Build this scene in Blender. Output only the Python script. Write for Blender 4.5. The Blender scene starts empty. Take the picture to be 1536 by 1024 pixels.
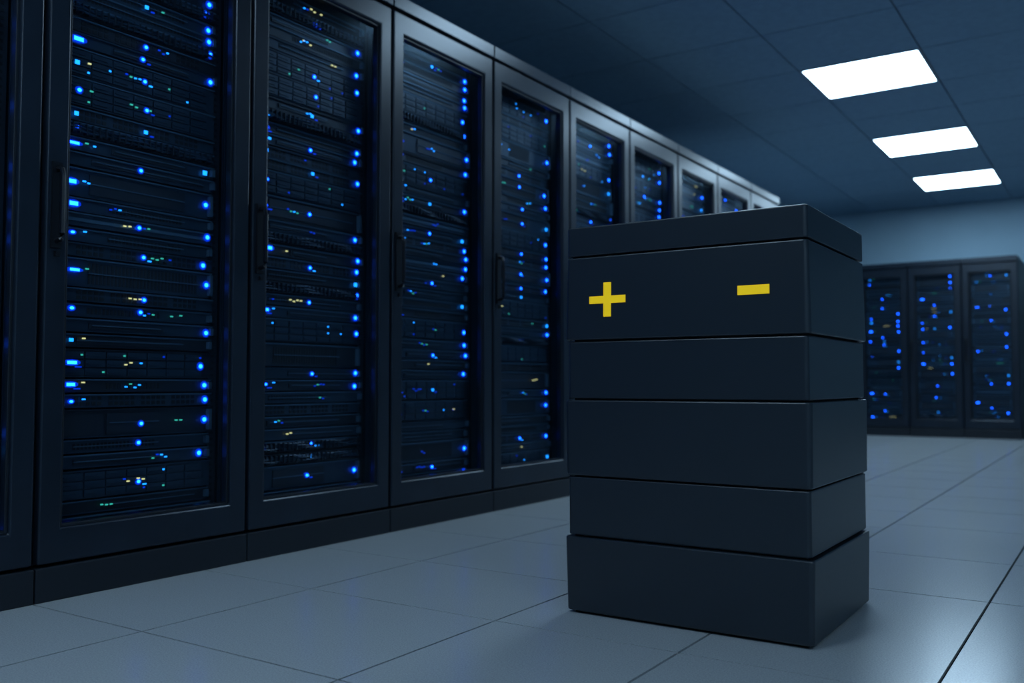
import bpy, math, random
from mathutils import Vector
random.seed(7)
h = 0.62            # eye height, metres
C = 3.7*h           # ceiling height above eye
sc = bpy.context.scene
sc.view_settings.view_transform = 'Standard'
sc.view_settings.look = 'None'
sc.view_settings.exposure = 0.0

# ------------------------------------------------------------ materials
def mat(name, col, rough=0.5, metal=0.0, emit=None, estr=0.0, noise=None, bump=None, spec=0.5):
    m = bpy.data.materials.new(name); m.use_nodes = True
    nt = m.node_tree; b = nt.nodes['Principled BSDF']
    b.inputs['Base Color'].default_value = (*col, 1)
    b.inputs['Roughness'].default_value = rough
    b.inputs['Metallic'].default_value = metal
    b.inputs['Specular IOR Level'].default_value = spec
    if emit:
        b.inputs['Emission Color'].default_value = (*emit, 1)
        b.inputs['Emission Strength'].default_value = estr
    if noise or bump:
        tc = nt.nodes.new('ShaderNodeTexCoord')
    if noise:
        sca, amt = noise
        n = nt.nodes.new('ShaderNodeTexNoise'); n.inputs['Scale'].default_value = sca
        n.inputs['Detail'].default_value = 5
        nt.links.new(tc.outputs['Object'], n.inputs['Vector'])
        r = nt.nodes.new('ShaderNodeValToRGB')
        r.color_ramp.elements[0].position = 0.3; r.color_ramp.elements[1].position = 0.7
        r.color_ramp.elements[0].color = (*[c*(1-amt) for c in col], 1)
        r.color_ramp.elements[1].color = (*[min(1, c*(1+amt)) for c in col], 1)
        nt.links.new(n.outputs['Fac'], r.inputs['Fac'])
        nt.links.new(r.outputs['Color'], b.inputs['Base Color'])
    if bump:
        sca, st = bump
        n2 = nt.nodes.new('ShaderNodeTexNoise'); n2.inputs['Scale'].default_value = sca
        n2.inputs['Detail'].default_value = 3
        nt.links.new(tc.outputs['Object'], n2.inputs['Vector'])
        bp = nt.nodes.new('ShaderNodeBump'); bp.inputs['Strength'].default_value = st
        bp.inputs['Distance'].default_value = 0.002
        nt.links.new(n2.outputs['Fac'], bp.inputs['Height'])
        nt.links.new(bp.outputs['Normal'], b.inputs['Normal'])
    return m

M = {}
M['frame'] = mat('rack_powder_coat', (0.014, 0.023, 0.038), 0.30, 0.25, noise=(6, .15))
M['carcass'] = mat('rack_carcass', (0.010, 0.014, 0.022), 0.5)
M['plinth'] = mat('rack_plinth', (0.009, 0.014, 0.022), 0.45, 0.1)
M['srvA'] = mat('server_face_dark', (0.018, 0.036, 0.056), 0.38, 0.2)
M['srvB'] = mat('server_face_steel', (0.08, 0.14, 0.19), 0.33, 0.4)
M['srvC'] = mat('server_face_black', (0.008, 0.013, 0.021), 0.45)
M['hole'] = mat('vent_black', (0.002, 0.003, 0.005), 0.7)
M['handle'] = mat('handle_black', (0.008, 0.010, 0.015), 0.3, 0.2)
M['cable'] = mat('cable_sheath', (0.012, 0.035, 0.06), 0.45)
M['blue'] = mat('led_blue', (0, 0.02, 0.2), 0.4, emit=(0.006, 0.10, 1.0), estr=12)
M['cyan'] = mat('led_cyan', (0, 0.05, 0.1), 0.4, emit=(0.01, 0.28, 1.0), estr=2.6)
M['green'] = mat('led_green', (0, 0.05, 0.02), 0.4, emit=(0.05, 0.6, 0.45), estr=0.9)
M['amber'] = mat('led_amber', (0.05, 0.04, 0), 0.4, emit=(0.75, 0.68, 0.28), estr=1.3)
M['halo'] = mat('led_halo_dim_blue', (0.0, 0.01, 0.06), 0.4, emit=(0.0, 0.045, 0.8), estr=0.9)  # glow around blue LEDs, put in as dim emission; also colours dim LEDs
def glass():
    m = bpy.data.materials.new('smoked_door_glass'); m.use_nodes = True
    nt = m.node_tree; nt.nodes.clear()
    o = nt.nodes.new('ShaderNodeOutputMaterial'); mx = nt.nodes.new('ShaderNodeMixShader')
    t = nt.nodes.new('ShaderNodeBsdfTransparent'); t.inputs[0].default_value = (.76, .87, .98, 1)
    g = nt.nodes.new('ShaderNodeBsdfGlossy'); g.inputs['Roughness'].default_value = 0.16
    g.inputs['Color'].default_value = (.5, .75, 1, 1)
    mx.inputs[0].default_value = 0.02
    nt.links.new(t.outputs[0], mx.inputs[1])
    nt.links.new(g.outputs[0], mx.inputs[2]); nt.links.new(mx.outputs[0], o.inputs[0])
    return m
M['glass'] = glass()

# ------------------------------------------------------------ mesh builder
class MB:
    def __init__(s): s.v=[]; s.f=[]; s.m=[]; s.mats=[]
    def mi(s, k):
        if k not in s.mats: s.mats.append(k)
        return s.mats.index(k)
    def quad(s, idx, k): s.f.append(idx); s.m.append(s.mi(k))
    def box(s, x0,x1,y0,y1,z0,z1,k):
        b=len(s.v)
        s.v += [(x0,y0,z0),(x1,y0,z0),(x1,y1,z0),(x0,y1,z0),(x0,y0,z1),(x1,y0,z1),(x1,y1,z1),(x0,y1,z1)]
        for q in ((0,3,2,1),(4,5,6,7),(0,1,5,4),(1,2,6,5),(2,3,7,6),(3,0,4,7)):
            s.quad(tuple(b+i for i in q), k)
    def disc(s, x0,x1,y,z,ry,rz,k,n=8):
        b=len(s.v)
        for x in (x0,x1):
            for a in range(n):
                t=2*math.pi*(a+.5)/n
                s.v.append((x,y+ry*math.cos(t),z+rz*math.sin(t)))
        for a in range(n):
            c=(a+1)%n
            s.quad((b+a,b+c,b+n+c,b+n+a),k)
        s.quad(tuple(b+n+a for a in range(n)),k)
    def ring(s, x0,x1, o, i, k):
        # frame in the YZ plane; o,i = (y0,y1,z0,z1)
        b=len(s.v)
        for x in (x0,x1):
            for r in (o,i):
                s.v += [(x,r[0],r[2]),(x,r[1],r[2]),(x,r[1],r[3]),(x,r[0],r[3])]
        for a in range(4):
            c=(a+1)%4
            s.quad((b+8+a,b+8+c,b+12+c,b+12+a),k)   # front
            s.quad((b+c,b+a,b+4+a,b+4+c),k)         # back
            s.quad((b+a,b+c,b+8+c,b+8+a),k)         # outer
            s.quad((b+4+c,b+4+a,b+12+a,b+12+c),k)   # inner
    def tube(s, pts, r, k, n=8):
        b=len(s.v); P=[Vector(p) for p in pts]
        for j,p in enumerate(P):
            d=(P[min(j+1,len(P)-1)]-P[max(j-1,0)]).normalized()
            up=Vector((0,0,1)) if abs(d.z)<.9 else Vector((1,0,0))
            u=d.cross(up).normalized(); w=d.cross(u)
            for a in range(n):
                t=2*math.pi*a/n
                s.v.append(tuple(p+u*r*math.cos(t)+w*r*math.sin(t)))
        for j in range(len(P)-1):
            for a in range(n):
                c=(a+1)%n
                s.quad((b+j*n+a,b+j*n+c,b+(j+1)*n+c,b+(j+1)*n+a),k)
        s.quad(tuple(b+a for a in range(n)),k)
        s.quad(tuple(b+(len(P)-1)*n+a for a in reversed(range(n))),k)
    def obj(s, name, parent=None, bevel=0, seg=2):
        me=bpy.data.meshes.new(name); me.from_pydata(s.v,[],s.f)
        for k in s.mats: me.materials.append(M[k])
        me.polygons.foreach_set('material_index', s.m); me.update()
        o=bpy.data.objects.new(name, me); sc.collection.objects.link(o)
        if parent: o.parent=parent
        if bevel:
            md=o.modifiers.new('bevel','BEVEL'); md.width=bevel; md.segments=seg
            md.limit_method='ANGLE'
        return o

# ------------------------------------------------------------ server rack
def led(mb, x, y, z, k, w=.011, t=.006):
    if k=='blue':
        mb.disc(x, x+.002, y, z, w*.95, t*1.0, 'halo', 10)  # wide dim disc imitates the glow around the LED
    if k=='blue' and w<.02: mb.disc(x, x+.004, y, z, w*.5, t*.5, k)
    else: mb.box(x, x+.004, y-w/2, y+w/2, z-t/2, z+t/2, k)

def build_rack(W, H, seed, dens=1.0):
    R=random.Random(seed)
    e=bpy.data.objects.new('server_rack', None); sc.collection.objects.link(e)
    e.empty_display_size=.2
    # carcass
    c=MB(); g=.002
    c.box(-.93,-.05, g,.022, .10,H-.02,'carcass')
    c.box(-.93,-.05, W-.022,W-g, .10,H-.02,'carcass')
    c.box(-.93,-.91, .022,W-.022, .10,H-.02,'carcass')
    c.box(-.91,-.05, .022,W-.022, .10,.12,'carcass')
    c.box(-.93,-.05, g,W-g, H-.02,H-.001,'frame')
    c.obj('carcass', e)
    p=MB()
    p.box(-.90,.016, g,W-g, 0.0,.098,'plinth')
    p.obj('plinth', e, .004)
    f=MB()
    f.ring(-.05,-.018,(g,W-g,.101,H),(.05,W-.05,.17,H-.13),'frame')
    f.box(-.018,.020, g,W-g, H-.062,H,'frame')      # header cap
    f.obj('front_frame', e, .004)
    d=MB()
    do=(.008,W-.008,.106,H-.070); di=(.074,W-.074,.205,H-.165)
    d.ring(-.016,.014,do,di,'frame')
    d.obj('door_frame', e, .007,3)
    d=MB()
    d.ring(-.022,.004,(di[0]-.001,di[1]+.001,di[2]-.001,di[3]+.001),(di[0]+.009,di[1]-.009,di[2]+.009,di[3]-.009),'plinth')
    d.obj('door_gasket', e, .002)
    gl=MB(); gl.v=[(-.010,di[0]+.005,di[2]+.005),(-.010,di[1]-.005,di[2]+.005),(-.010,di[1]-.005,di[3]-.005),(-.010,di[0]+.005,di[3]-.005)]
    gl.quad((0,1,2,3),'glass'); gl.obj('door_glass_pane', e)
    hd=MB()
    zc=H*.496
    hd.box(.014,.022,.022,.052,zc-.125,zc+.125,'handle')
    hd.tube([(.022,.037,zc-.105),(.045,.037,zc-.10),(.050,.037,zc-.085),(.050,.037,zc+.085),(.045,.037,zc+.10),(.022,.037,zc+.105)],.008,'handle')
    hd.box(.022,.032,.030,.044,zc-.15,zc-.135,'handle')
    hd.obj('door_handle', e)
    # mounting rails with holes
    r=MB(); fx=-.085
    for y0 in (.060, W-.095):
        r.box(fx-.02,fx-.002,y0,y0+.035,.125,H-.03,'carcass')
        z=.2
        while z<H-.17:
            r.box(fx-.002,fx-.0005,y0+.012,y0+.022,z,z+.009,'hole'); z+=.0222
    for i in range(4):
        xx=-.076+i*.012
        r.box(xx,xx+.005,W-.058,W-.045,.2,H-.165,'frame')
    r.obj('mounting_rails', e)
    # servers
    s=MB(); L=MB()
    ya,yb=.096,W-.096; wid=yb-ya
    z=.175; U=.0462
    while z<H-.19:
        t=R.choices(['srv','srv2','sw','cab','blank','drv'],[7,2.5,3,1.2,1.5,1.3])[0]
        n=2 if t in('srv2','drv') else 1
        if z+n*U>H-.14: n=1; t='srv'
        z0=z+.0015; z1=z+n*U-.0045
        face=R.choice(['srvA','srvA','srvC']) if t!='cab' else 'srvC'
        px=fx+R.uniform(0,.016)
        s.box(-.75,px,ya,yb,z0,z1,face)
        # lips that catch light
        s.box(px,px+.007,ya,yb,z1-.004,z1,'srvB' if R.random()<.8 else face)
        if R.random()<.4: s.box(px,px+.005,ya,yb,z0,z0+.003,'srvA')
        zm=(z0+z1)/2
        if t in('srv','srv2'):
            for yy in (ya+.004,yb-.016):
                s.box(px,px+.016,yy,yy+.012,z0+.008,z1-.008,'srvB')
            a=ya+wid*R.choice([.12,.18,.3]); b=yb-wid*R.choice([.08,.2,.35])
            if R.random()<.4:
                k=int((b-a)/.013)
                for i in range(k):
                    yy=a+i*.013
                    s.box(px,px+.0012,yy,yy+.008,z0+.010,z1-.012,'hole')
            else:
                s.box(px,px+.004,a,b,z0+.010,z1-.014,'srvC')
                s.box(px+.004,px+.007,a+.01,b-.01,zm-.001,zm+.0015,'srvB')
            if R.random()<.6:
                s.box(px,px+.005,a,b,zm-.002,zm+.001,'srvB')
        elif t=='sw':
            a=ya+.06; k=int((wid-.12)/.019)
            for i in range(k):
                if i%6==5: continue
                for q in (0,1):
                    zz=z0+.006+q*.017
                    s.box(px,px+.0012,a+i*.019,a+i*.019+.013,zz,zz+.011,'hole')
        elif t=='drv':
            k=int((wid-.05)/.072)
            for i in range(k):
                for q in range(3):
                    yy=ya+.025+i*.072; zz=z0+.006+q*.026
                    s.box(px,px+.006,yy,yy+.067,zz,zz+.021,'srvA')
                    s.box(px+.006,px+.009,yy+.004,yy+.050,zz+.008,zz+.011,'srvA')
                    if R.random()<.15:
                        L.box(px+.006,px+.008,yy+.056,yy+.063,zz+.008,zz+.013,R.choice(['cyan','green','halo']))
        elif t=='cab':
            k=int(wid/.022)
            for i in range(k):
                yy=ya+.008+i*.022
                s.box(px,px+.018,yy,yy+.003,z0+.004,z1-.004,'srvC')
            for q in range(3):
                zz=z0+.012+q*.009
                pts=[(px+.010+.006*math.sin(j*1.1+q), ya+.01+j*(wid-.02)/14, zz+R.uniform(-.003,.003)) for j in range(15)]
                s.tube(pts,.0035,'cable',5)
        else:
            s.box(px,px+.003,ya+.03,yb-.03,zm-.006,zm+.004,'srvB')
        lx=px+.007
        # indicator lights: left group, middle, right column
        if R.random()<.48*dens:
            ly=ya+R.choice([.040,.046,.052]); zz=zm+R.uniform(-.006,.006)
            c0=R.choices(['blue','cyan'],[7,1.5])[0]
            led(L,lx,ly,zz,c0, R.choice([.012,.014,.014,.026,.030]), R.choice([.008,.010,.012]))
            if R.random()<.4: led(L,lx,ly+.040,zz+.006,R.choice(['cyan','green','amber','cyan']),.010,.004)
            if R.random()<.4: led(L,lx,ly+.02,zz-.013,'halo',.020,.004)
        if R.random()<.38*dens:
            ly=ya+wid*.50+R.choice([-.012,0,.006]); zz=zm+R.uniform(-.006,.006)
            led(L,lx,ly,zz,R.choices(['blue','cyan'],[6,2])[0],.012,.011)
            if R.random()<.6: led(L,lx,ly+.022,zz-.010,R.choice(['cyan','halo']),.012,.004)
        if R.random()<.58*dens:
            led(L,lx,yb-.030+R.choice([0,0,.004,-.012]),zm+R.uniform(-.005,.006),R.choices(['blue','cyan'],[8,1])[0],.015,.015)
        if R.random()<.24*dens:
            y0=ya+wid*R.uniform(.2,.8); cc=R.choice(['amber','amber','green'])
            for i in range(R.randint(1,4)):
                if R.random()<.75: led(L,lx,y0+i*.018,zm+R.uniform(-.003,.005),cc,.009,.004)
        if R.random()<.45*dens:
            y0=ya+wid*R.uniform(.15,.7)
            for i in range(R.randint(1,4)):
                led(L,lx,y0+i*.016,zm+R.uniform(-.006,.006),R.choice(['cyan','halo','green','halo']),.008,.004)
        z+=n*U
    s.obj('servers', e)
    L.obj('status_leds', e)
    return e

XF=-4.13*h; W=1.21*h; H=3.69*h
for k in range(-3,9):
    e=build_rack(W,H,100+k)
    e.location=(XF-.016, (2.302+1.21*k)*h, 0)
for i in range(4):
    w=.93*h
    e=build_rack(w,3.30*h,300+i,.42)
    e.rotation_euler=(0,0,-math.pi/2)
    e.location=(-1.56*h-(i+1)*w, 18.7*h, 0)

# ------------------------------------------------------------ battery stack
M['batt']=mat('battery_powder_coat',(0.0165,0.024,0.034),0.31,0.0,bump=(1100,.12),spec=.6)
M['battgap']=mat('battery_gap',(0.002,0.003,0.004),0.7)
M['yellow']=mat('yellow_marking_self_lit',(0.9,0.62,0.01),0.4,emit=(0.9,0.60,0.01),estr=0.45)  # emission put in to brighten the marking, which is no lamp
def loft(mb, levels, x0,x1,y0,y1, rad, k, n=8):
    base=len(mb.v); N=4*n
    for z,o in levels:
        a,b,c,d=x0-o,x1+o,y0-o,y1+o; r=rad+o*.5
        for (cx,cy,st) in ((b-r,c+r,-90),(b-r,d-r,0),(a+r,d-r,90),(a+r,c+r,180)):
            for i in range(n):
                t=math.radians(st+90*i/(n-1))
                mb.v.append((cx+r*math.cos(t),cy+r*math.sin(t),z))
    for j in range(len(levels)-1):
        for i in range(N):
            c=(i+1)%N
            mb.quad((base+j*N+i,base+j*N+c,base+(j+1)*N+c,base+(j+1)*N+i),k)
    mb.quad(tuple(base+i for i in reversed(range(N))),k)
    t=base+(len(levels)-1)*N
    mb.quad(tuple(t+i for i in range(N)),k)
bx0,bx1,by0,by1=-2.064*h,-.998*h,3.53*h,4.43*h
B=MB()
zs=[.008,.210,.371,.579,.738,.967,1.051]
offs=[(.001,.005),(-.003,-.003),(.002,.004),(-.003,-.003),(.004,-.001),(-.001,-.001)]
for i in range(6):
    z0,z1=zs[i],zs[i+1]-.0045
    ob,ot=offs[i]; c=.0035
    lv=[(z0,ob-c),(z0+.001,ob-.001),(z0+c,ob),(z1-c,ot),(z1-.001,ot-.001),(z1,ot-c)]
    loft(B,lv,bx0,bx1,by0,by1,.012,'batt')
loft(B,[(0.0,-.016),(1.04,-.016)],bx0,bx1,by0,by1,.012,'battgap')
# plus and minus, slightly raised on the tapered face of the upper module
def bar(xa,xb,za,zb):
    def yf(z): 
        t=(z-zs[4])/(zs[5]-zs[4]); return by0-(.004*(1-t)-.001*t)
    b=len(B.v)
    for (dy) in (-.002,.002):
        B.v+= [(xa,yf(za)+dy,za),(xb,yf(za)+dy,za),(xb,yf(zb)+dy,zb),(xa,yf(zb)+dy,zb)]
    for q in ((0,1,2,3),(7,6,5,4),(0,4,5,1),(1,5,6,2),(2,6,7,3),(3,7,4,0)): B.quad(tuple(b+i for i in q),'yellow')
px,pz=-1.857*h,1.362*h
bar(px-.054,px+.054,pz-.010,pz+.010)
bar(px-.011,px+.011,pz+.010,pz+.046); bar(px-.011,px+.011,pz-.046,pz-.010)
bar(-1.275*h,-1.147*h,1.368*h-.0115,1.368*h+.0115)
B.obj('battery_storage_unit')

# ------------------------------------------------------------ room
X0,X1,Y0,Y1,ZC=-3.60,3.2,-4.0,12.9,h+C
M['tile']=mat('floor_tile',(0.47,0.49,0.505),0.2,0,noise=(260,.16),bump=(300,.05),spec=.6)
M['grout']=mat('floor_seam',(0.006,0.008,0.010),0.9,spec=.1)
M['ctile']=mat('ceiling_tile',(0.19,0.31,0.42),0.8,0,noise=(20,.06))
M['cgrid']=mat('ceiling_grid_dark',(0.03,0.04,0.055),0.6)
M['wall']=mat('wall_paint',(0.32,0.47,0.58),0.7,0,noise=(2,.05))
M['base']=mat('baseboard_dark',(0.05,0.06,0.075),0.5)
F=MB()
F.box(X0,X1,Y0,Y1,-.06,-.008,'grout')
xl=[-5.9,-5.4,-4.4,-3.33,-2.24,-1.41,-.545,.35,1.25,2.15,3.05,3.95,4.85]
xs=[X0]+[x*h for x in xl if X0<x*h<X1]+[X1]
yl=[-6.2,-5.3,-4.4,-3.5,-2.55,-1.6,-.65,.35,1.35,2.30,3.23,4.07,4.93]
while yl[-1]<20: yl.append(yl[-1]+.92)
yr=yl[:11]+[4.75,5.79,7.0]
while yr[-1]<20: yr.append(yr[-1]+1.0)
for i in range(len(xs)-1):
    src = yl if xs[i]< -1.5*h else yr
    ys=[Y0]+[y*h for y in src if Y0+.05<y*h<Y1-.05]+[Y1]
    for j in range(len(ys)-1):
        F.box(xs[i]+.0034,xs[i+1]-.0034,ys[j]+.0034,ys[j+1]-.0034,-.03,0,'tile')
F.obj('floor')

M['diff']=mat('light_diffuser',(0.8,0.8,0.8),0.5,emit=(0.54,0.79,1.0),estr=15)
M['trimw']=mat('light_trim',(0.4,0.45,0.5),0.4)
starts=[-1.1,-.09,.90,1.85,2.93,3.93,4.79]
lines=[-1.744,-1.43]
for i,s_ in enumerate(starts):
    lines+= [s_,s_+.355]
    nx=starts[i+1] if i+1<len(starts) else 5.62
    lines.append((s_+.355+nx)/2)
lines.append(Y1/C)
xc=[-.85+.363*k for k in range(-1,7)]
xs=[X0]+[x*C for x in xc if X0<x*C<X1-.1]+[X1]
ys=[y*C for y in lines]
ys[0]=Y0
Cc=MB(); Cc.box(X0,X1,Y0,Y1,ZC+.012,ZC+.08,'cgrid')
def is_lamp(i,j):
    x,y=xs[i]/C,ys[j]/C
    if abs(x+.85)<.01: return any(abs(y-s_)<.01 for s_ in (-.09,1.85,2.93,3.93,4.79))  # first entries are unseen panels, added to light the foreground
    if abs(x+.85-.363*4)<.01: return any(abs(y-s_)<.01 for s_ in (-1.1,-.09))  # unseen column by the camera, added to light the battery front
    return False
for i in range(len(xs)-1):
    for j in range(len(ys)-1):
        a,b,c_,d_=xs[i]+.005,xs[i+1]-.005,ys[j]+.005,ys[j+1]-.005
        if not is_lamp(i,j):
            Cc.box(a,b,c_,d_,ZC,ZC+.02,'ctile')
        else:
            P=MB()
            t=.018
            P.box(a,b,c_,c_+t,ZC-.004,ZC+.011,'trimw'); P.box(a,b,d_-t,d_,ZC-.004,ZC+.011,'trimw')
            P.box(a,a+t,c_+t,d_-t,ZC-.004,ZC+.011,'trimw'); P.box(b-t,b,c_+t,d_-t,ZC-.004,ZC+.011,'trimw')
            P.box(a+t,b-t,c_+t,d_-t,ZC,ZC+.011,'diff')
            P.obj('ceiling_light_and_added_unseen')  # visible panels and the added unseen ones share this name
Cc.obj('ceiling')
def wall(name,*a):
    w=MB(); w.box(*a,'wall'); w.obj(name)
wall('wall_left',X0-.1,X0,Y0-.1,Y1+.1,-.06,ZC+.08)
wall('wall_right',X1,X1+.1,Y0-.1,Y1+.1,-.06,ZC+.08)
wall('wall_back',X0,X1,Y1,Y1+.1,-.06,ZC+.08)
wall('wall_front',X0,X1,Y0-.1,Y0,-.06,ZC+.08)
for nm,a in (('baseboard_back',(X0,X1,Y1-.012,Y1,0,.09)),('baseboard_right',(X1-.012,X1,Y0+.012,Y1-.012,0,.09)),('baseboard_front',(X0,X1,Y0,Y0+.012,0,.09))):
    w=MB(); w.box(*a,'base'); w.obj(nm)

# ------------------------------------------------------------ world, camera
w=bpy.data.worlds.new('world'); sc.world=w; w.use_nodes=True
w.node_tree.nodes['Background'].inputs[0].default_value=(.01,.02,.04,1)
cam=bpy.data.cameras.new('camera'); co=bpy.data.objects.new('camera',cam); sc.collection.objects.link(co)
cam.lens=36*1380/1536; cam.sensor_width=36; cam.clip_start=.05
co.location=(0,0,h); co.rotation_euler=(math.radians(90+2.6),0,math.radians(33.7))
cam.dof.use_dof=True; cam.dof.focus_distance=2.25; cam.dof.aperture_fstop=2.8
sc.camera=co
